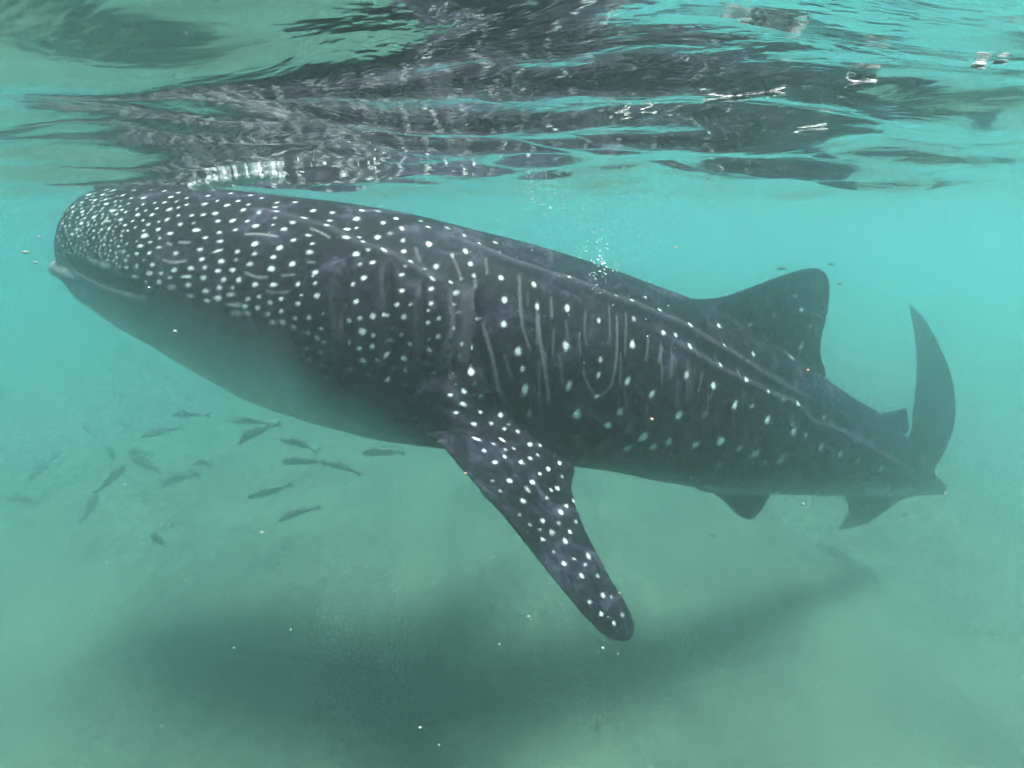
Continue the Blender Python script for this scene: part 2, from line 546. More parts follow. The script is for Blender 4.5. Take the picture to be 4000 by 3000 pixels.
# fuse the shells into one continuous skin
allv, allf, o_ = [], [], 0
for v, f in parts:
    allv.append(np.asarray(v)); allf += [tuple(int(k) + o_ for k in q) for q in f]; o_ += len(v)
allv = np.concatenate(allv)
raw = mesh_obj('raw_skin', allv, allf)
bm = bmesh.new(); bm.from_mesh(raw.data)
bmesh.ops.recalc_face_normals(bm, faces=bm.faces[:]); bm.to_mesh(raw.data); bm.free()
md = raw.modifiers.new('r', 'REMESH'); md.mode = 'VOXEL'; md.voxel_size = .0078; md.use_smooth_shade = True
ms = raw.modifiers.new('s', 'SMOOTH'); ms.factor = .5; ms.iterations = 9
dg = bpy.context.evaluated_depsgraph_get()
skin = bpy.data.meshes.new_from_object(raw.evaluated_get(dg))
bpy.data.objects.remove(raw)
nv = len(skin.vertices)
V = np.empty(nv * 3); skin.vertices.foreach_get('co', V); V = V.reshape(-1, 3)
VN = np.empty(nv * 3); skin.vertices.foreach_get('normal', VN); VN = VN.reshape(-1, 3)
_E = np.empty(len(skin.edges) * 2, np.int64); skin.edges.foreach_get('vertices', _E); _E = _E.reshape(-1, 2)
_deg = np.maximum(1, np.bincount(_E.ravel(), minlength=nv))
_rp = resample(np.array([lead3[2], lead3[1], lead3[0], trail3[0], trail3[1], trail3[2]]), 24)
_dm = np.full(nv, 9.0)
for q_ in _rp:
    _dm = np.minimum(_dm, np.linalg.norm(V - q_, axis=1))
_wt = (.5 * np.clip((.20 - _dm) / .10, 0, 1))[:, None]
_sel = np.where(_wt[:, 0] > 0)[0]
_es = _E[(_wt[_E[:, 0], 0] > 0) | (_wt[_E[:, 1], 0] > 0)]
for _ in range(24):
    _sm = np.stack([np.bincount(_es[:, 0], V[_es[:, 1], c_], nv) + np.bincount(_es[:, 1], V[_es[:, 0], c_], nv) for c_ in range(3)], -1)
    V[_sel] += _wt[_sel] * (_sm[_sel] / _deg[_sel, None] - V[_sel])
skin.vertices.foreach_set('co', V.ravel()); skin.update()
_tmp = np.empty(nv * 3); skin.vertices.foreach_get('normal', _tmp); VN = _tmp.reshape(-1, 3)
bvh = BVHTree.FromPolygons([tuple(v) for v in V], [tuple(p.vertices) for p in skin.polygons])

def cast(px, py):
    d = ray_dir(px, py)
    loc, nrm, idx, dist = bvh.ray_cast(Vector((0, 0, 0)), Vector(d))
    return None if loc is None else np.array(loc)

vid = frame_at(V)
VS = ((V - CEN[vid]) * SIDE[vid]).sum(-1)      # + towards the camera side
VU = ((V - CEN[vid]) * UPV[vid]).sum(-1)
VT = ((V - CEN[vid]) * TAN[vid]).sum(-1)
_ds = np.gradient(np.r_[0, np.cumsum(np.linalg.norm(np.diff(CEN, axis=0), axis=1))])
vf = np.clip(vid + np.clip(VT / _ds[vid], -1, 1), 0, len(CEN) - 1)

def poly3(pts):
    out = [cast(*q) for q in pts]
    out = [q for q in out if q is not None]
    return np.array(out) if len(out) > 1 else None

def dist_poly(P3, rad):
    """distance from every vertex to a polyline; index mask within rad"""
    lo, hi = P3.min(0) - rad, P3.max(0) + rad
    m = np.where(((V > lo) & (V < hi)).all(1))[0]
    Q = V[m]
    best = np.full(len(m), 1e9); near = np.zeros((len(m), 3)); par = np.zeros(len(m))
    n = len(P3) - 1
    for i in range(n):
        a, b = P3[i], P3[i + 1]
        ab = b - a
        t = np.clip(((Q - a) @ ab) / max(1e-9, ab @ ab), 0, 1)
        c = a + t[:, None] * ab
        d = np.linalg.norm(Q - c, axis=1)
        u = d < best
        best[u] = d[u]; near[u] = c[u]; par[u] = (i + t[u]) / n
    return m, best, near, par

disp = np.zeros(nv)
def q1(L): return [p1(*q) for q in L]
def p2(x, y): return (1100 + .5425 * x, 700 + .5425 * y)
def p3(x, y): return (2000 + .5425 * x, 900 + .5425 * y)
def both(P3):
    return [P3, np.array([np.array(bvh.find_nearest(Vector(q))[0]) for q in mirror(P3)])]

# --- gill slits
GILLS = [
    ([(470, 560), (440, 680), (408, 830), (396, 980), (412, 1100), (418, 1280), (412, 1420)], .050),
    ([(748, 590), (742, 760), (745, 920), (748, 1080), (752, 1250), (738, 1460)], .043),
    ([(1005, 720), (992, 900), (985, 1060), (992, 1250), (968, 1480)], .043),
    ([(1228, 770), (1216, 930), (1226, 1090), (1204, 1250), (1196, 1440)], .040),
    ([(1402, 760), (1380, 860), (1381, 1000), (1378, 1150), (1356, 1280), (1320, 1400)], .055)]
gill_line = np.zeros(nv)
for pts, amp in GILLS:
    P3 = poly3([p2(*q) for q in pts])
    for Q3 in both(P3):
        m, d, near, par = dist_poly(resample(Q3, 40), .16)
        s_ = ((V[m] - near) * TAN[vid[m]]).sum(1)
        w = np.clip(par / .18, 0, 1) * np.clip((1 - par) / .12, 0, 1)
        off = np.where(s_ < 0, np.exp(s_ / .06), np.exp(-(s_ / .006) ** 2) * 1.9 - .9 * np.exp(-((s_ - .010) / .022) ** 2))
        off = np.where((np.abs(s_) < .16) & (d < .16), off, 0)
        disp[m] += amp * w * off
        gill_line[m] = np.maximum(gill_line[m], w * np.exp(-((s_ + .012) / .012) ** 2) * (d < .1) * .55)
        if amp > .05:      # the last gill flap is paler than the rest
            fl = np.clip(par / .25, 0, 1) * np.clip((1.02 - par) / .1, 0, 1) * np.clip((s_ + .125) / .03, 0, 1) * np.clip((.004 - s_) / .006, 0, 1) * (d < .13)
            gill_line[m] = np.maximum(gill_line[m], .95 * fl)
# --- longitudinal ridges
RIDGES = [
    ([p2(*q) for q in [(870, 300), (1000, 348), (1200, 418), (1450, 510), (1600, 575), (1800, 645), (2000, 712)]]
     + [p3(*q) for q in [(520, 400), (700, 480), (860, 530), (1000, 590), (1270, 705), (1400, 790), (1520, 855), (1700, 970), (1900, 1090), (2200, 1250)]], .020, .030),
    ([p3(*q) for q in [(860, 640), (990, 700), (1085, 742), (1200, 822), (1400, 940), (1500, 1005), (1670, 1080), (1850, 1170), (2100, 1310)]]
     + [p4(*q) for q in [(620, 865), (760, 930), (900, 1000), (1050, 1085), (1200, 1180)]], .018, .026),
    ([p1(*q) for q in [(1500, 395), (1800, 432), (2030, 500)]] + [p2(*q) for q in [(300, 340), (470, 425), (600, 480), (740, 522), (900, 605), (1080, 712), (1225, 760)]], .013, .028)]
ridge = np.zeros(nv)
for pts, amp, sg in RIDGES:
    P3 = poly3(pts)
    for Q3 in both(P3):
        m, d, near, par = dist_poly(resample(Q3, 80), .14)
        w = np.clip(par / .12, 0, 1) * np.clip((1 - par) / .12, 0, 1)
        g = w * (np.exp(-(d / sg) ** 2) - .22 * np.exp(-((d - .06) / .035) ** 2))
        disp[m] += amp * g
        ridge[m] = np.maximum(ridge[m], w * np.exp(-(d / (sg * .9)) ** 2))
# --- mouth line
P3 = poly3([p1(*q) for q in [(345, 800), (430, 842), (520, 888), (650, 932), (790, 972), (900, 1005)]])
if P3 is not None:
    for Q3 in both(P3):
        m, d, near, par = dist_poly(resample(Q3, 40), .12)
        w = np.clip((1 - par) / .25, 0, 1)
        disp[m] -= .065 * w * np.exp(-(d / .026) ** 2)
V2 = V + disp[:, None] * VN
skin.vertices.foreach_set('co', V2.ravel()); skin.update()

# --- spots and dashes, from the photograph's pattern, laid on the skin
S1 = """455,295,14,9 555,295 585,258 630,265 500,335 405,350 330,345 375,310 580,362,18,9 575,330 645,345 700,300 760,320 740,360 680,380 490,378 555,392
625,410,24,13 720,420 800,398 850,318,18,10 845,365 930,355 945,395 1045,312,18,9 1160,320 1085,345 1160,368 1100,388 1035,402,24,15 1000,352 865,410 807,440,20,13
910,440,15,12 340,418,14,12 408,418,14,12 490,458,18,14 425,465 318,465 375,460 555,438 580,485,22,14 685,475,18,13 770,485 845,480 885,510,18,14 790,530 715,515,18,10
650,525 600,540,12,16 545,547,14,12 490,555 450,515 402,502,16,13 370,545,20,12 318,520 335,580,16,10 380,595 1018,475,22,16 1115,508,20,14 1100,445 960,490
955,545,18,14 1040,575,24,14 855,592,32,18 850,555 965,610,18,10 895,638,20,11 825,665,26,13 960,675,26,13 1082,718,26,17 890,715,18,13 800,720,18,12 800,630 690,590
735,555 730,648 668,668 705,705,18,14 650,715 605,660 615,625 570,600 490,605 540,665 450,655 500,700 572,722 610,700 655,748,12,12 720,768,18,12 655,795 545,745
590,765 550,790 725,820,20,14 800,810,16,24 740,735 850,765 915,800,24,17 785,888,28,18 890,862,26,18 975,860,20,15 1070,838,26,18 1190,825,28,18 1040,893,20,14
960,925,24,20 865,930,22,18 1172,945,26,20 1160,885,44,12 1255,690,26,15 1270,760,26,15 1290,820,20,18 1280,895,28,22 1230,550,34,13 1195,445,20,11 1280,440,24,13
1365,430,24,13 1290,362,24,13 1315,303,18,8 1380,340 1450,372,22,12 1385,485,18,12 1490,482,24,16 1395,568,20,11 1510,548,22,11 1400,632,28,14 1295,605,22,11
1210,500,18,11 1385,700,50,10,-15 1410,775,30,17 1515,765,14,14,0,.4 1525,705,24,18 1655,520,28,15 1650,650,30,20 1650,722,24,15 1570,410,20,11 1605,365 1595,485,18,10
1685,432,20,10 1810,352,20,8 1795,382,22,7 1810,430,28,8,10 1795,465,22,7,10 1860,540,26,14 1780,510 1830,678,28,20 1785,745,24,15 1615,795,28,19 1490,838,24,17
1385,845,24,17 1425,908,26,20 1535,910,24,22 1655,943,28,18 1785,945,28,18 1770,828,28,22 1920,795,28,20 1930,622,24,15 2045,710,30,20 2035,585,30,12,15 2070,410,24,12
1940,350,24,7 2010,470,28,9,12 1925,500,28,9,12 2175,530,24,9,20 2090,858,28,20 2065,648,20,10 2090,937,20,14 1960,940,22,18 2105,1025,26,22 1960,1080,24,20
1840,1045,20,18 1760,1072,22,20 1985,1018 1840,1135,22,20 1745,1155,22,18,0,.6 1940,1185,20,18,0,.6 2045,1182,24,20 2160,1150 2140,1258,22,20 2030,1290,22,18,0,.6 2110,1325,22,18,0,.6
1295,990,36,20 1385,1040,36,22 1480,1015,44,18 1600,1048,26,20 1580,1100,30,20 1670,1110,26,22 1395,965,20,18 1490,965,18,16 1305,1060,26,18 1185,1025,30,18,0,.6
1050,960,40,22,0,.45 1500,1090,70,18,5,.5 1520,1150,50,25,5,.5 1600,1150,24,20,0,.6 1930,1250,20,18,0,.6 1850,1215,24,20,0,.6 1780,1215,22,18,0,.6 1680,1030,18,16
1220,230,16,6 1350,262,16,6 1480,285,16,6 1620,300,18,6 900,262,12,6 1000,268,14,6 1100,280,14,6 780,262,12,6 700,258,12,6 1530,340,16,8 1700,320,18,7
560,800,60,26,15,.45 480,770,44,22,15,.45 680,880,60,24,25,.4"""
S2 = """365,240,20,11 345,295,24,12 540,285,28,16 580,225,20,10 695,230,16,12,0,.5 730,313,20,14 825,282,20,10 470,358,26,12 470,432,30,11,12 540,348 560,420,20,10,20
590,460,18,9,20 625,515,22,10,20 740,522,32,10,38 535,537,28,18 690,415,24,17 865,352,18,18 875,440,18,18 880,517,20,18 1060,465,22,24 1055,347,20,12 1195,350,14,10,0,.5
930,600,22,10,35 890,632,18,9,20 1112,625,24,24 1030,650,16,12,0,.5 865,685,28,14 655,597,24,16 565,612,16,14,0,.5 1085,720,26,10,35 1218,743,22,8,45 1075,790,26,17
1258,818,24,20 595,717,24,20 515,757,18,18 868,805,24,18 830,905,24,18 935,908,20,14 1075,897,24,17 1245,893,20,12 1270,960,26,17 1055,945,16,12 540,882,26,19
455,910,12,12 480,1018,32,24 568,1000,22,18 665,988,24,26 750,980,18,16 885,993,24,22 1050,1033,22,18 1135,1005,18,14 585,1097,30,26 670,1120,20,15 795,1075,16,14,0,.5
865,1120,16,14,0,.5 475,1178,26,22 560,1217,22,18 660,1200,24,20 790,1165,26,24 930,1180,20,18 1055,1228,26,22 1055,1155,16,12,0,.6 1132,1130,20,18 1240,1072,12,16
1295,1183,18,17 760,1262,14,22 885,1285,24,20 468,1280,20,20,0,.6 588,1300,32,22 700,1295,18,14,0,.5 1280,1265,16,12,0,.5 1370,1205,12,20 1030,1325,20,16,0,.5 500,1370,20,16,0,.5
630,1405,24,16,0,.5 760,1445,24,18,0,.5 895,1368,20,16,0,.5 885,1480,24,18,0,.4 540,1485,20,16,0,.4 800,1360,18,14,0,.4 1100,1395,24,16,0,.4
180,1220,22,18,0,.6 290,1240,20,18,0,.6 300,1340,20,18,0,.5 200,1300,20,16,0,.5 320,1170,20,16,0,.6 260,1135,20,16,0,.6 230,700,10,10 330,1430,18,16,0,.4
1325,515,18,22 1360,610,18,20 1385,695,16,20 1315,400,12,12,0,.6 1425,460,12,14 1540,455,14,12 1565,530,20,10,20 1580,710,20,22 1605,868,22,26 1600,1045,24,28 1420,997,22,18,20
1820,757,16,20 1840,915,14,26 1702,1240,24,32 1735,1365,18,24 1752,1510,26,50 1362,1380,26,34 1390,1475,18,16,0,.4 1435,1560,26,24 1318,1525,16,24,-30
1310,1620,30,18,25 1215,1552,20,12 1230,550,14,20,0,.5 1290,715,14,18,0,.4 780,390,24,14,0,.3 1000,300,14,8,0,.5 1290,300,12,8,0,.5"""
S3 = """400,348,18,10,30 398,560,20,32 625,648,15,28 388,832,24,40 410,1118,26,42 638,930,18,26 622,1042,18,30 868,822,20,34 880,635,14,20,0,.5 850,513,16,14 1063,575,16,18
1085,740,18,20 1183,752,14,18,0,.8 1270,685,18,24,-15 1278,835,18,26 1258,1042,22,38 832,1088,26,40 1008,1178,26,36,15 1452,1118,18,32,12 1497,968,14,22 1515,830,14,16,0,.5
1672,1078,18,22 1605,1258,20,34 1830,1160,14,18 1940,1225,20,14,25,.6 2045,1245,14,18 1840,1365,20,32 2028,1448,22,32 1200,1332,30,40,12 780,1308,24,30,40 690,1403,24,28,30
468,1325,30,40 125,1320,24,28,0,.4 945,1490,32,42,18 1128,1525,26,40,14 1322,1545,30,40,14 1502,1518,30,40,18 1018,1560,26,34,15,.7 830,1570,26,30,15,.5 1755,1610,28,34,0,.7
470,1490,26,22,0,.3 2085,570,18,16 2035,475,14,14,0,.4 2150,690,14,18,0,.4 1490,685,14,22,-20 1710,680,16,14,0,.4 1740,890,10,24,-20 1885,620,14,14,0,.4 2080,840,16,20,0,.4
735,480,12,12,0,.5 960,480,12,14,0,.4 610,1195,20,14 160,388,17,24 180,548,14,28 1960,1620,24,28,0,.4 1640,1570,24,28,0,.5 1390,1325,18,24,0,.3 1730,1265,22,14,-30,.35
45,872,26,36 75,998,18,24 92,1148,28,55"""
S4 = """702,1032,14,20,0,.6 805,1070,14,22,0,.6 900,1105,12,16,0,.4 1030,1145,12,18,0,.8 348,1068,22,24,0,.7 480,1108,20,22,0,.5 565,797,12,14,0,.8 595,292,12,12,0,.8 560,215,12,12,0,.4
645,378,12,12,0,.4 598,480,14,18,0,.4 450,320,12,14,0,.3 320,370,12,14,0,.3 620,970,10,14,0,.4 720,870,10,12,0,.4 545,910,8,10,0,.5 540,545,14,10,20,.4 150,1130,22,20,0,.5 400,1115,14,10,0,.5"""
S5 = """470,40,16,24,-30 572,70,22,22 465,118,26,16,20 390,65,16,12 425,168,18,12 568,165,16,14 687,183,18,22,-40 762,215,8,16,-40 530,235,22,16 632,232,18,14 788,280,14,20,-40
710,265,14,12 735,238,12,10,0,.5 545,322,24,18 695,328,16,18 590,392,16,14 645,352,14,12,0,.6 860,355,18,20,-45 920,360,12,18,-45 655,460,24,15 710,428,16,11,35 808,460,16,18,-40 862,437,16,14
905,418,12,12,0,.5 715,385,14,12,0,.5 765,380,12,12,0,.5 1035,465,14,18,-40 968,500,14,20,-30 918,528,12,16,-30 1050,545,10,14,0,.5 740,570,20,18 875,578,16,22,-25 1022,615,14,22,-30
985,625,10,18,-30,.6 685,630,14,12,0,.4 640,570,14,12,0,.3 845,620,14,30,-30,.4 820,688,22,20 960,670,14,14,0,.5 1075,718,14,18,-25 1120,690,8,18,-25 1042,755,14,24,-25 935,805,18,20
1030,820,12,18,-25,.5 1130,810,10,18,-25,.6 1095,870,12,20,-25 920,858,12,12,0,.4 800,770,14,14,0,.35 860,830,14,14,0,.35 1068,925,16,26,-15 935,915,16,14,0,.6 990,875,20,26,-20,.3
1205,1015,14,28,-15 1060,1058,16,18 1120,1030,14,12,0,.5 1185,1065,14,12,0,.4 1165,1130,16,24 1000,990,14,12,0,.35 1258,1130,12,18,-20,.5 1290,1245,18,24,-20 1210,1285,16,16,0,.5
1280,1355,14,18,0,.7 1355,1410,12,20,-10 1405,1360,14,18,0,.4 1340,1255,12,16,-20,.4"""
DASH = [  # crop, points, half width (crop px), strength
    (p1, [(1095, 638), (1190, 640)], 8, .8), (p1, [(1010, 640), (1060, 660)], 8, .7), (p1, [(980, 762), (1050, 782), (1170, 768)], 8, .8), (p1, [(1570, 580), (1700, 580), (1830, 600)], 8, .8),
    (p1, [(1570, 850), (1650, 885), (1750, 890)], 8, .7), (p1, [(1840, 880), (1945, 868)], 8, .5), (p1, [(1720, 990), (1830, 1000), (1910, 990)], 8, .45), (p1, [(2020, 780), (2090, 785)], 8, .4),
    (p1, [(2040, 535), (2120, 565), (2200, 610)], 7, .7),
    (p2, [(1430, 1000), (1470, 1120), (1530, 1330), (1570, 1530), (1620, 1630)], 11, .45), (p2, [(1845, 940), (1850, 1080), (1885, 1300), (1915, 1500), (1925, 1640)], 11, .5),
    (p2, [(1715, 660), (1715, 900), (1740, 1080), (1800, 1250)], 8, .35), (p2, [(1235, 560), (1290, 700)], 9, .3), (p2, [(1470, 560), (1480, 690)], 9, .3), (p2, [(1390, 710), (1400, 800)], 10, .35),
    (p2, [(960, 480), (1000, 600)], 10, .3), (p2, [(1940, 850), (1940, 1000)], 7, .3), (p2, [(1600, 1250), (1660, 1450)], 9, .2),
    (p3, [(50, 300), (65, 550), (80, 720)], 8, .3), (p3, [(280, 470), (290, 640)], 7, .3), (p3, [(530, 560), (525, 740), (540, 840)], 7, .25),
    (p3, [(755, 580), (755, 850), (740, 1000), (700, 1140), (620, 1195), (550, 1110), (515, 1020), (510, 950)], 9, .35), (p3, [(985, 760), (965, 950)], 9, .3), (p3, [(1085, 830), (1055, 960)], 13, .45),
    (p3, [(1160, 900), (1140, 1080)], 9, .3), (p3, [(1380, 1000), (1340, 1170)], 9, .25), (p3, [(1450, 1150), (1420, 1220)], 10, .3), (p3, [(890, 1360), (800, 1480)], 16, .3), (p3, [(1275, 880), (1270, 980)], 10, .25)]
_br_ = np.random.default_rng(31)
for _ in range(46):
    x_, y_ = _br_.uniform(2050, 3000), 0
    t_, b_ = top_t(x_ * .999) + 120, bot_t(x_) - 150
    y_ = _br_.uniform(t_, b_ - 60)
    l_ = _br_.uniform(60, 190)
    sl = _br_.normal(.04, .06)
    DASH.append(((lambda x, y: (x, y)), [(x_, y_), (x_ + sl * l_ * .5, y_ + l_ * .5), (x_ + sl * l_, min(y_ + l_, b_))], _br_.uniform(5, 8), _br_.uniform(.12, .30)))
spot = np.zeros(nv)
_vo = np.argsort(V[:, 0]); _vx = V[_vo, 0]
def add_spot(c, a1, a2, k):
    """c centre; a1, a2 the two half-axis vectors on the skin"""
    r1, r2 = np.linalg.norm(a1), np.linalg.norm(a2)
    R_ = max(r1, r2) * 2.2
    a_, b_ = np.searchsorted(_vx, (c[0] - R_, c[0] + R_))
    m = _vo[a_:b_]
    m = m[(np.abs(V[m] - c) < R_).all(1)]
    if len(m) == 0: return
    q = V[m] - c
    e1, e2 = a1 / r1, a2 / r2
    n3 = np.cross(e1, e2); n3 /= max(1e-6, np.linalg.norm(n3))
    d = np.sqrt(((q @ e1) / r1) ** 2 + ((q @ e2) / r2) ** 2 + ((q @ n3) / (max(r1, r2) * 1.6)) ** 2)
    # irregular, slightly soft edge
    ph_ = c @ np.array([37.1, 91.7, 53.3])
    d = d * (1 + .09 * np.sin(q @ (e1 + .6 * e2) * (2.2 / max(r1, r2)) * 1.7 + ph_) + .06 * np.sin(q @ (e2 - .5 * e1) * (3.4 / max(r1, r2)) + 2.3 * ph_))
    val = k * (.80 + .20 * math.sin(ph_ * 7)) * np.clip((1.16 - d) / .80, 0, 1)
    spot[m] = np.maximum(spot[m], val * val * (3 - 2 * val) if k > .95 else val)
def spots_from(txt, pc, sc):
    for tok in txt.split():
        a = [float(v) for v in tok.split(',')]
        x, y = a[0], a[1]
        rx, ry = (a[2], a[3]) if len(a) > 3 else (11.0, 8.5)
        rx, ry = rx * sc, ry * sc
        an = math.radians(a[4]) if len(a) > 4 else 0
        k = a[5] if len(a) > 5 else 1.0
        c = cast(*pc(x, y))
        if c is None: continue
        hit = bvh.ray_cast(Vector((0, 0, 0)), Vector(ray_dir(*pc(x, y))))
        nrm = np.array(hit[1])
        e = 4.0
        def on_plane(dx, dy):
            return ray_plane(*pc(x + dx, y + dy), c, nrm) - c
        if abs(np.dot(norm(c), nrm)) < .16:
            nrm = norm(nrm - .25 * norm(c))
        a1 = on_plane(math.cos(an) * e, math.sin(an) * e) / e * rx
        a2 = on_plane(-math.sin(an) * e, math.cos(an) * e) / e * ry
        a2 = a2 - a1 * (a1 @ a2) / (a1 @ a1)
        lim = .075
        for q in (a1, a2):
            l_ = np.linalg.norm(q)
            if l_ > lim: q *= lim / l_
        add_spot(c, a1, a2, k)
        i = frame_at(c[None])[0]
        s_ = (c - CEN[i]) @ SIDE[i]
        cm = c - 2 * s_ * SIDE[i]
        loc = bvh.find_nearest(Vector(cm))
        def mir(v): return v - 2 * (v @ SIDE[i]) * SIDE[i]
        if loc[0] is not None and loc[3] < .12:
            add_spot(np.array(loc[0]), mir(a1), mir(a2), k)
for txt, pc, sc in ((S1, p1, 1), (S2, p2, 1), (S3, p3, 1), (S4, p4, 1), (S5, p5, .82)):
    spots_from(txt, pc, sc)
_sr = np.random.default_rng(12)
_done = [np.array(p1(float(t_.split(',')[0]), float(t_.split(',')[1]))) for t_ in S1.split()]
for _ in range(1500):
    x, y = _sr.uniform(215, 700), _sr.uniform(280, 830)
    if _sr.random() > np.interp(x, [215, 500, 700], [1, .7, .1]): continue
    q_ = np.array(p1(x, y))
    if min(np.abs((q_ - o2) * (1, 1.2)).max() for o2 in _done) < 13: continue
    hit = bvh.ray_cast(Vector((0, 0, 0)), Vector(ray_dir(*q_)))
    if hit[0] is None: continue
    _done.append(q_)
    c, nrm = np.array(hit[0]), np.array(hit[1])
    e1 = norm(np.cross(nrm, [0, 0, 1.0])); e2 = np.cross(nrm, e1)
    r0 = _sr.uniform(.006, .0105)
    add_spot(c, e1 * r0 * 1.3, e2 * r0, _sr.uniform(.3, .9))
    i = frame_at(c[None])[0]
    cm = c - 2 * ((c - CEN[i]) @ SIDE[i]) * SIDE[i]
    add_spot(np.array(bvh.find_nearest(Vector(cm))[0]), e1 * r0 * 1.3, e2 * r0, .7)
for pc, pts, wd, k in DASH:
    pts2 = resample(np.array([pc(*q) for q in pts], float), 20)
    P3 = poly3([tuple(q) for q in pts2])
    if P3 is None: continue
    for Q3 in both(P3):
        w_ = wd * .5425 / F * 3.0
        m, d, near, par = dist_poly(Q3, w_ * 2.5)
        ta = np.clip(par / .08, 0, 1) * np.clip((1 - par) / .08, 0, 1)
        spot[m] = np.maximum(spot[m], .31 * k * ta * np.clip((1.5 - d / w_) / .9, 0, 1))

# pale underside: below a line that runs from the mouth corner to the tail
hloc = np.interp(vf, np.arange(len(hh)), hh * taper)
rel = VU / np.maximum(hloc, .02)
_bl = [p1(700, 920), p1(1000, 1025), p1(1300, 1118), p1(1600, 1215), p1(1850, 1300), p2(330, 1480), p2(600, 1560)]
_bi, _br = [0], [-.25]
for q in _bl:
    c_ = cast(*q)
    if c_ is None: continue
    i_ = frame_at(c_[None])[0]
    r_ = ((c_ - CEN[i_]) @ UPV[i_]) / (hh[i_] * taper[i_])
    if i_ > _bi[-1]:
        _bi.append(i_); _br.append(r_)
_br[0] = _br[1]
for i_, r_ in ((_bi[-1] + 8, -.80), (105, -.80), (130, -.68), (169, -.35)):
    _bi.append(i_); _br.append(r_)
lim = np.interp(vf, _bi, _br)
belly = np.clip((lim + .06 - rel) / .75, 0, 1) ** 1.1
rho = (np.abs(VS) / np.maximum(st_w[vid], .02)) ** 2.2 + np.abs(rel) ** 2.2
outer = np.clip((rho - 1.12) / .12, 0, 1) * (vid > 40)       # fins are not belly
belly *= (1 - outer)
belly[vid < 5] *= .25
# underside of the pectorals is pale as well
und = np.clip(-VN[:, 2] * 1.4 - .1, 0, 1) * outer
belly = np.maximum(belly, und * .8)
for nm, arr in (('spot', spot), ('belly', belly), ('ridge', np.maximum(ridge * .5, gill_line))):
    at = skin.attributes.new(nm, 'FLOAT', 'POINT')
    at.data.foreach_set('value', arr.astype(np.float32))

def skin_material():
    m, nt, nd, ln, bs = new_mat('whale_shark_skin')
    def attr(n):
        a = nd.new('ShaderNodeAttribute'); a.attribute_name = n; return a.outputs['Fac']
    tc = nd.new('ShaderNodeTexCoord')
    n1 = noise(nd, ln, 4.5, 8, .68, tc.outputs['Object'], .8)
    n2 = noise(nd, ln, 28, 5, .7, tc.outputs['Object'])
    n3 = noise(nd, ln, 110, 3, .7, tc.outputs['Object'])
    r1 = ramp(nd, [(.41, (.0010, .0008, .0018)), (.52, (.006, .0042, .009)), (.59, (.018, .0145, .027)), (.68, (.052, .043, .064))])
    add = nd.new('ShaderNodeMath'); add.operation = 'MULTIPLY_ADD'; add.inputs[1].default_value = .35; 
    ln.new(n2.outputs[0], add.inputs[0])
    sub = nd.new('ShaderNodeMath'); sub.operation = 'SUBTRACT'; sub.inputs[1].default_value = .175
    ln.new(n1.outputs[0], sub.inputs[0]); ln.new(sub.outputs[0], add.inputs[2])
    ln.new(add.outputs[0], r1.inputs[0])
    def mixc(fac, a, b):
        x = nd.new('ShaderNodeMixRGB')
        ln.new(fac, x.inputs[0])
        for s, i in ((a, 1), (b, 2)):
            if isinstance(s, tuple): x.inputs[i].default_value = (*s, 1)
            else: ln.new(s, x.inputs[i])
        return x.outputs[0]
    def mul(s, k):
        x = nd.new('ShaderNodeMath'); x.operation = 'MULTIPLY'; ln.new(s, x.inputs[0])
        if isinstance(k, float): x.inputs[1].default_value = k
        else: ln.new(k, x.inputs[1])
        return x.outputs[0]
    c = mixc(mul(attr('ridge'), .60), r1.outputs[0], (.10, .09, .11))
    c = mixc(attr('belly'), c, (.50, .51, .50))
    # spots keep their own mottling
    r3 = ramp(nd, [(.3, (.54, .55, .53)), (.7, (.80, .81, .78))])
    ln.new(n2.outputs[0], r3.inputs[0])
    c = mixc(attr('spot'), c, r3.outputs[0])
    ln.new(c, bs.inputs['Base Color'])
    bs.inputs['Roughness'].default_value = .62
    bs.inputs['Specular IOR Level'].default_value = .06
    bp = nd.new('ShaderNodeBump'); bp.inputs['Strength'].default_value = .25; bp.inputs['Distance'].default_value = .006
    ln.new(n3.outputs[0], bp.inputs['Height']); ln.new(bp.outputs[0], bs.inputs['Normal'])
    return m
skin.materials.clear()
skin.materials.append(skin_material())
skin.polygons.foreach_set('use_smooth', [True] * len(skin.polygons))
skin.name = 'whale_shark'
shark = bpy.data.objects.new('whale_shark', skin); C.objects.link(shark)
tag(shark, 'huge dark slate whale shark covered in white spots, snout at the water surface', 'whale shark')

# eye, one on each side, just behind the corner of the mouth
m_eye, _, nd_, ln_, bs_ = new_mat('eye_black')
bs_.inputs['Base Color'].default_value = (.012, .014, .016, 1); bs_.inputs['Roughness'].default_value = .15
def ball(name, c, r, mat, parent=None, seg=16, squash=None):
    bm = bmesh.new()
    bmesh.ops.create_uvsphere(bm, u_segments=seg, v_segments=seg // 2, radius=r)
    me = bpy.data.meshes.new(name); bm.to_mesh(me); bm.free()
    me.polygons.foreach_set('use_smooth', [True] * len(me.polygons))
    me.materials.append(mat)
    o = bpy.data.objects.new(name, me); C.objects.link(o); o.location = c; o.parent = parent
    return o
ce = cast(*p1(900, 985))
if ce is not None:
    for q_ in (ce, mirror(ce[None])[0]):
        hit = bvh.find_nearest(Vector(q_))
        ball('eye', tuple(np.array(hit[0]) + np.array(hit[1]) * .008), .027, m_eye, shark)

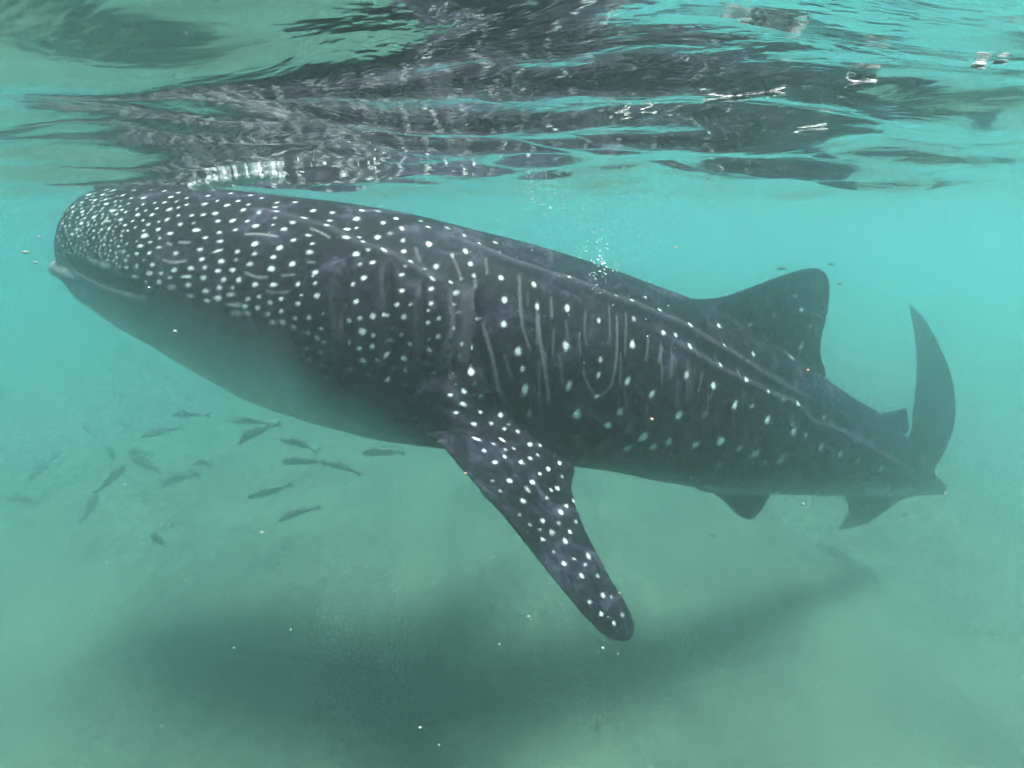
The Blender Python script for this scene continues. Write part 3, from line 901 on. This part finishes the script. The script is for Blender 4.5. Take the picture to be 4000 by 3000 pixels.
# ------------------------------------------------------------------ small fish
def fish_material():
    m, nt, nd, ln, bs = new_mat('silver_fish_skin')
    tc = nd.new('ShaderNodeTexCoord')
    sx = nd.new('ShaderNodeSeparateXYZ'); ln.new(tc.outputs['Generated'], sx.inputs[0])
    geo = nd.new('ShaderNodeNewGeometry')
    nx = nd.new('ShaderNodeSeparateXYZ'); ln.new(geo.outputs['Normal'], nx.inputs[0])
    n1 = noise(nd, ln, 30, 3, .6, tc.outputs['Object'])
    ad = nd.new('ShaderNodeMath'); ad.operation = 'MULTIPLY_ADD'; ad.inputs[1].default_value = .25
    ln.new(n1.outputs[0], ad.inputs[0]); ln.new(nx.outputs[2], ad.inputs[2])
    r = ramp(nd, [(.0, (.16, .17, .16)), (.30, (.055, .065, .06)), (.6, (.018, .022, .02))])
    mr = nd.new('ShaderNodeMapRange'); mr.inputs[1].default_value = -1; mr.inputs[2].default_value = 1.2
    ln.new(ad.outputs[0], mr.inputs[0]); ln.new(mr.outputs[0], r.inputs[0])
    ln.new(r.outputs[0], bs.inputs['Base Color'])
    bs.inputs['Roughness'].default_value = .45
    bs.inputs['Specular IOR Level'].default_value = .3
    return m
M_FISH = fish_material()

def make_fish(name, head, mid, tail, depth_ratio=.19, label='', group=None, seg=26):
    """one continuous slim fish along the curve head - mid - tail (world points)"""
    head, mid, tail = map(np.asarray, (head, mid, tail))
    t = np.linspace(0, 1, seg)[:, None]
    ctrl = 2 * mid - .5 * (head + tail)
    P = (1 - t) ** 2 * head + 2 * t * (1 - t) * ctrl + t ** 2 * tail
    L = np.linalg.norm(np.diff(P, axis=0), axis=1).sum()
    Tn = norm(np.gradient(P, axis=0))
    Z = np.array([0, 0, 1.0])
    Un = norm(Z - (Tn @ Z)[:, None] * Tn)
    Sn = np.cross(Tn, Un)
    tt = t[:, 0]
    hgt = np.interp(tt, [0, .03, .1, .25, .42, .6, .75, .84, .88, .93, 1.0], [.10, .30, .58, .90, 1.0, .82, .48, .24, .22, .60, 1.02]) * depth_ratio * L / 2
    wid = np.interp(tt, [0, .03, .1, .25, .42, .6, .75, .84, .90, 1.0], [.10, .34, .64, .95, 1.0, .8, .45, .20, .08, .04]) * depth_ratio * L * .31
    a = np.linspace(0, 2 * np.pi, 14, endpoint=False)
    rr = [P[i] + wid[i] * np.cos(a)[:, None] * Sn[i] + hgt[i] * np.sin(a)[:, None] * Un[i] for i in range(seg)]
    rr = np.array(rr)
    # forked tail: push the middle of the last rings forward
    for i in range(seg):
        if tt[i] > .9:
            k = (tt[i] - .9) / .1
            rr[i] -= Tn[i] * (k * .09 * L) * (1 - np.abs(np.sin(a)) ** 1.2)[:, None]
    # dorsal and anal fin: raise the top and bottom line of the rings
    dors = np.interp(tt, [.30, .36, .46, .56], [0, 1, .35, 0]) + .7 * np.interp(tt, [.58, .63, .74], [0, 1, 0])
    anal = np.interp(tt, [.58, .63, .74], [0, 1, 0])
    for i in range(seg):
        top = np.clip((np.sin(a) - .93) / .07, 0, 1)[:, None]; bot = np.clip((-np.sin(a) - .93) / .07, 0, 1)[:, None]
        rr[i] += Un[i] * top * dors[i] * .055 * L - Un[i] * bot * anal[i] * .045 * L
    v, f = loft(rr)
    c = v.mean(0)
    o = mesh_obj(name, v - c, f, M_FISH)
    o.location = tuple(c)
    return tag(o, label, 'fish', group)

def p6(x, y): return (.7685 * x, 1500 + .7685 * y)
SCHOOL = 'school of slim fish under the whale shark'
SAME = 'slim grey fish gliding level in the school below the whale shark'
FISH = [  # head, mid, tail in crop 6, depth at head and tail, label
    ((880, 162), (965, 153), (1072, 160), 4.7, 4.75, SAME),
    ((1183, 198), (1270, 183), (1378, 212), 4.5, 4.6, 'slim grey fish with arched back, its tail crossing another fish'),
    ((1218, 308), (1290, 245), (1436, 203), 4.6, 4.7, 'curved grey fish diving head down beneath an arched fish'),
    ((1424, 281), (1510, 298), (1620, 346), 4.4, 4.5, 'dark-backed fish tilted nose up right below the belly'),
    ((1840, 352), (1945, 345), (2062, 352), 4.4, 4.45, 'thin level fish closest to the pectoral fin'),
    ((1432, 402), (1530, 390), (1662, 402), 4.5, 4.6, 'slim fish nose to tail ahead of a downward tilted fish'),
    ((1640, 400), (1730, 415), (1840, 465), 4.5, 4.6, 'slim fish following nose to tail, its tail tilted down'),
    ((1258, 580), (1370, 545), (1488, 510), 4.3, 4.4, 'grey fish pointing nose down, upper of the two lowest in the school'),
    ((1418, 700), (1510, 650), (1634, 632), 4.3, 4.4, 'grey fish pointing nose down over the sand, lowest in the school'),
    ((718, 272), (820, 238), (940, 222), 5.3, 5.4, 'pale hazy fish with raised tail behind the school'),
    ((135, 490), (205, 430), (292, 355), 5.2, 5.4, 'faint fish swimming steeply tail up apart from the school'),
    ((640, 402), (570, 478), (478, 560), 4.6, 4.5, 'long dark fish tilted steeply, nose up towards the school'),
    ((495, 565), (450, 640), (403, 715), 4.9, 4.8, 'long dark fish tilted steeply, following under another steep one'),
    ((522, 318), (572, 355), (552, 425), 5.0, 5.1, 'fish bent into a hook, turning away from the school'),
    ((415, 200), (448, 235), (462, 282), 6.0, 6.2, 'faint far fish pointing up in the haze'),
    ((648, 348), (712, 352), (782, 362), 5.7, 5.8, 'faint level fish just above a tilted one'),
    ((672, 372), (740, 402), (812, 450), 5.4, 5.5, 'hazy fish tilted tail down among the far fish'),
    ((822, 535), (890, 480), (1012, 468), 5.0, 5.1, 'arched pale fish beside the tangle of turning fish'),
    ((945, 432), (992, 455), (1042, 505), 4.9, 5.0, 'turning fish tilted down inside a tangle of fish'),
    ((978, 415), (1050, 402), (1078, 462), 4.9, 4.9, 'dark fish curled tightly while turning round'),
    ((30, 575), (110, 585), (195, 600), 5.9, 6.0, 'very faint level fish far off in the haze'),
    ((768, 775), (805, 790), (842, 820), 4.4, 4.7, 'short dark fish alone over the shadow on the sand'),
    ((612, 192), (648, 208), (692, 238), 6.2, 6.3, 'very faint fish tilted tail down above the school')]
def deep(px, py, d):
    p = unproj(px, py, d * 1.28)
    while p[2] < FLOOR_Z + .4:
        d *= .97
        p = unproj(px, py, d * 1.28)
    return p
for h_, m_, t_, d0, d1, lb in FISH:
    make_fish('fish', deep(*p6(*h_), d0), deep(*p6(*m_), (d0 + d1) / 2), deep(*p6(*t_), d1), .21, lb, SCHOOL)
for x, y, d, ln_, lb in [
        (3056, 1050, 4.6, .085, 'tiny dark fish above the sloping front edge of the dorsal fin'), (3248, 1033, 4.9, .06, 'tiny dark fish above the rounded tip of the dorsal fin'),
        (3282, 1110, 4.8, .06, 'tiny dark fish just behind the dorsal fin tip'), (3685, 1272, 4.9, .075, 'tiny dark fish beyond the upper tail lobe tip'),
        (2785, 2092, 4.2, .05, 'tiny dark fish below the pelvic fin, ahead of it'), (3455, 1536, 4.9, .045, 'tiny dark fish between dorsal fin and tail fin'),
        (3536, 2012, 4.6, .05, 'tiny dark fish under the lower tail lobe'), (958, 1792, 4.6, .04, 'tiny dark fish between the slim fish of the school'),
        (1475, 1822, 4.6, .04, 'tiny dark fish below the thin fish beside the pectoral fin')]:
    px_ = ln_ / d * F / 2
    make_fish('fish', unproj(x - px_, y - 2, d), unproj(x, y - 1, d), unproj(x + px_, y + 3, d + .02), .30, lb, 'tiny fish in open water', seg=16)
# remora under the pectoral fin
make_fish('remora', unproj(*p5(700, 730), 2.74), unproj(*p5(600, 650), 2.78), unproj(*p5(556, 590), 2.80), .20,
          'small dark remora clinging beneath the pectoral fin', None)

# ------------------------------------------------------------------ foam, modelled sun glints, bubbles, drifting specks
_ico = bmesh.new(); bmesh.ops.create_icosphere(_ico, subdivisions=1, radius=1.0)
ICO_V = np.array([v.co[:] for v in _ico.verts]); ICO_F = np.array([[v.index for v in f.verts] for f in _ico.faces]); _ico.free()
def blob_cloud(name, cs, rs, mat, label, cat, stretch=None):
    vv, ff = [], []
    r = np.random.default_rng(len(cs))
    for i, (c, q) in enumerate(zip(cs, rs)):
        s_ = np.array([1 + r.uniform(-.2, .6), 1, 1 + r.uniform(-.3, .2)]) if stretch is None else np.array(stretch) * r.uniform(.8, 1.25, 3)
        vv.append(ICO_V * q * s_ * r.uniform(.85, 1.15, (len(ICO_V), 1)) + c)
        ff.append(ICO_F + i * len(ICO_V))
    o = mesh_obj(name, np.concatenate(vv), np.concatenate(ff), mat)
    return tag(o, label, cat, kind='stuff')
def plain(name, col, rough, spec=.5):
    m, nt, nd, ln, bs = new_mat(name)
    tc = nd.new('ShaderNodeTexCoord')
    n1 = noise(nd, ln, 60, 2, .5, tc.outputs['Object'])
    r = ramp(nd, [(.3, tuple(.8 * c for c in col)), (.7, col)])
    ln.new(n1.outputs[0], r.inputs[0]); ln.new(r.outputs[0], bs.inputs['Base Color'])
    bs.inputs['Roughness'].default_value = rough; bs.inputs['Specular IOR Level'].default_value = spec
    return m
M_FOAM_GLINT = plain('foam_glint_white', (.92, .93, .93), .5)  # shared by the real foam and the blobs that imitate sun glints
_fn, _fl = M_FOAM_GLINT.node_tree.nodes, M_FOAM_GLINT.node_tree.links
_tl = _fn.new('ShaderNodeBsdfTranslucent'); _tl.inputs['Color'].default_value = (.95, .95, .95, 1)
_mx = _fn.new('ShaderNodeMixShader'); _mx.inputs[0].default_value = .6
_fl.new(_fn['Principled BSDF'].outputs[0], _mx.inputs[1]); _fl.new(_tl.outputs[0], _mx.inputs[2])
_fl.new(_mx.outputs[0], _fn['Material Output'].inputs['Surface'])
M_BUB = plain('bubble_silver', (.90, .93, .93), .15, .9)
M_SPK = plain('speck_pale', (.34, .34, .31), .9, .2)
M_ORG = plain('speck_orange', (.62, .34, .24), .8)
r_ = np.random.default_rng(5)
cs, rs = [], []
def on_surface(px, py, lo=1.2, hi=3.3):
    dr = ray_dir(px, py)
    for t in np.linspace(lo, hi, 90):
        p = dr * t
        if p[2] > surface_height(p[0], p[1]) - .004:
            return p
    return dr * hi
for i in range(1500):
    t = r_.beta(1.1, 2.0)
    x = 416 + 205 * t
    y = 403 - 24 * math.sin(min(1, t * 1.2) * 1.5) + r_.normal(0, 2.6 + 4 * t * (1 - t))
    p = on_surface(x * K, y * K) + r_.normal(0, .005, 3)
    cs.append(p); rs.append(r_.gamma(2.0, .0021) + .001)
for i in range(24):          # froth trailing along the surface
    x, y = 640 + abs(r_.normal(0, 230)), 352 + r_.normal(0, 12) - .02 * (i % 9)
    p = on_surface(x * K, y * K)
    cs.append(p); rs.append(r_.gamma(1.8, .0012) + .0008)
blob_cloud('foam', cs, rs, M_FOAM_GLINT, 'white foam and froth where the head breaks the surface', 'foam')
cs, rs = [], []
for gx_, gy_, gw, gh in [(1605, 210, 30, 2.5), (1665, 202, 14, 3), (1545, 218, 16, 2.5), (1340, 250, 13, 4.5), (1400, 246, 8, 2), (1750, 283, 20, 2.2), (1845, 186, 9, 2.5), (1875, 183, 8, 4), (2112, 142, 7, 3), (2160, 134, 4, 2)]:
    for i in range(int(gw * 12)):          # white blobs modelled in place of sun glints, no real foam here
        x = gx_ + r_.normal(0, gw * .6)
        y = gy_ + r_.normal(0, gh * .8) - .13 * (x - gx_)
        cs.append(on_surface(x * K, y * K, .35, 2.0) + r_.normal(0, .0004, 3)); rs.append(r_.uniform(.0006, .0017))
blob_cloud('glint_streaks', cs, rs, M_FOAM_GLINT, 'short bright white streaks modelled as sun glints on the rippled water surface', 'foam', (3.2, 1.0, .20))
cs, rs = [], []
def bub(n, x, y, sx, sy, d, sd, r0):
    for i in range(n):
        cs.append(unproj(r_.normal(x, sx) * K, r_.normal(y, sy) * K, max(.8, r_.normal(d, sd))))
        rs.append(r0 * r_.uniform(.5, 1.5))
bub(60, 1295, 578, 14, 28, 2.6, .1, .0032)
bub(26, 1290, 520, 40, 40, 2.7, .15, .0026)
bub(60, 1190, 415, 34, 24, 2.6, .15, .0028)
bub(60, 1330, 440, 110, 60, 2.7, .2, .0024)
bub(30, 1330, 352, 130, 5, 2.6, .2, .0022)
bub(70, 1300, 470, 130, 70, 2.6, .2, .0024)
bub(40, 1240, 660, 120, 50, 2.35, .1, .0018)
bub(30, 1000, 520, 90, 40, 2.45, .1, .0018)
bub(26, 1700, 374, 250, 6, 3.0, .3, .0020)
blob_cloud('air_bubbles', cs, rs, M_BUB, 'silvery air bubbles rising above the whale shark back', 'bubbles')
cs, rs, co, ro = [], [], [], []
for i in range(520):
    d = r_.uniform(.5, 3.6)
    p = unproj(r_.uniform(0, 4000), r_.uniform(700, 3000), d)
    if p[2] < FLOOR_Z + .2 or p[2] > .05: continue
    q = d * r_.gamma(1.3, .00040) + .00025
    if r_.random() < .03: co.append(p); ro.append(q * 1.3)
    else: cs.append(p); rs.append(q)
for x, y, k in [(378, 716, 8), (55, 545, 8), (566, 1150, 6), (1142, 1332, 5), (628, 1360, 5), (1735, 1090, 7), (270, 1047, 4), (1302, 1400, 7)]:
    cs.append(unproj(x * K, y * K, 1.5)); rs.append(k * K / F * 1.5 * .6)
for x, y, k in [(1408, 906, 7), (1745, 800, 5), (1005, 1022, 5), (1395, 690, 4)]:
    co.append(unproj(x * K, y * K, 1.8)); ro.append(k * K / F * 1.8 * .6)
blob_cloud('plankton_specks', cs, rs, M_SPK, 'pale plankton specks drifting through the water', 'plankton')
blob_cloud('orange_specks', co, ro, M_ORG, 'few orange-pink specks drifting in front of the whale shark', 'plankton')
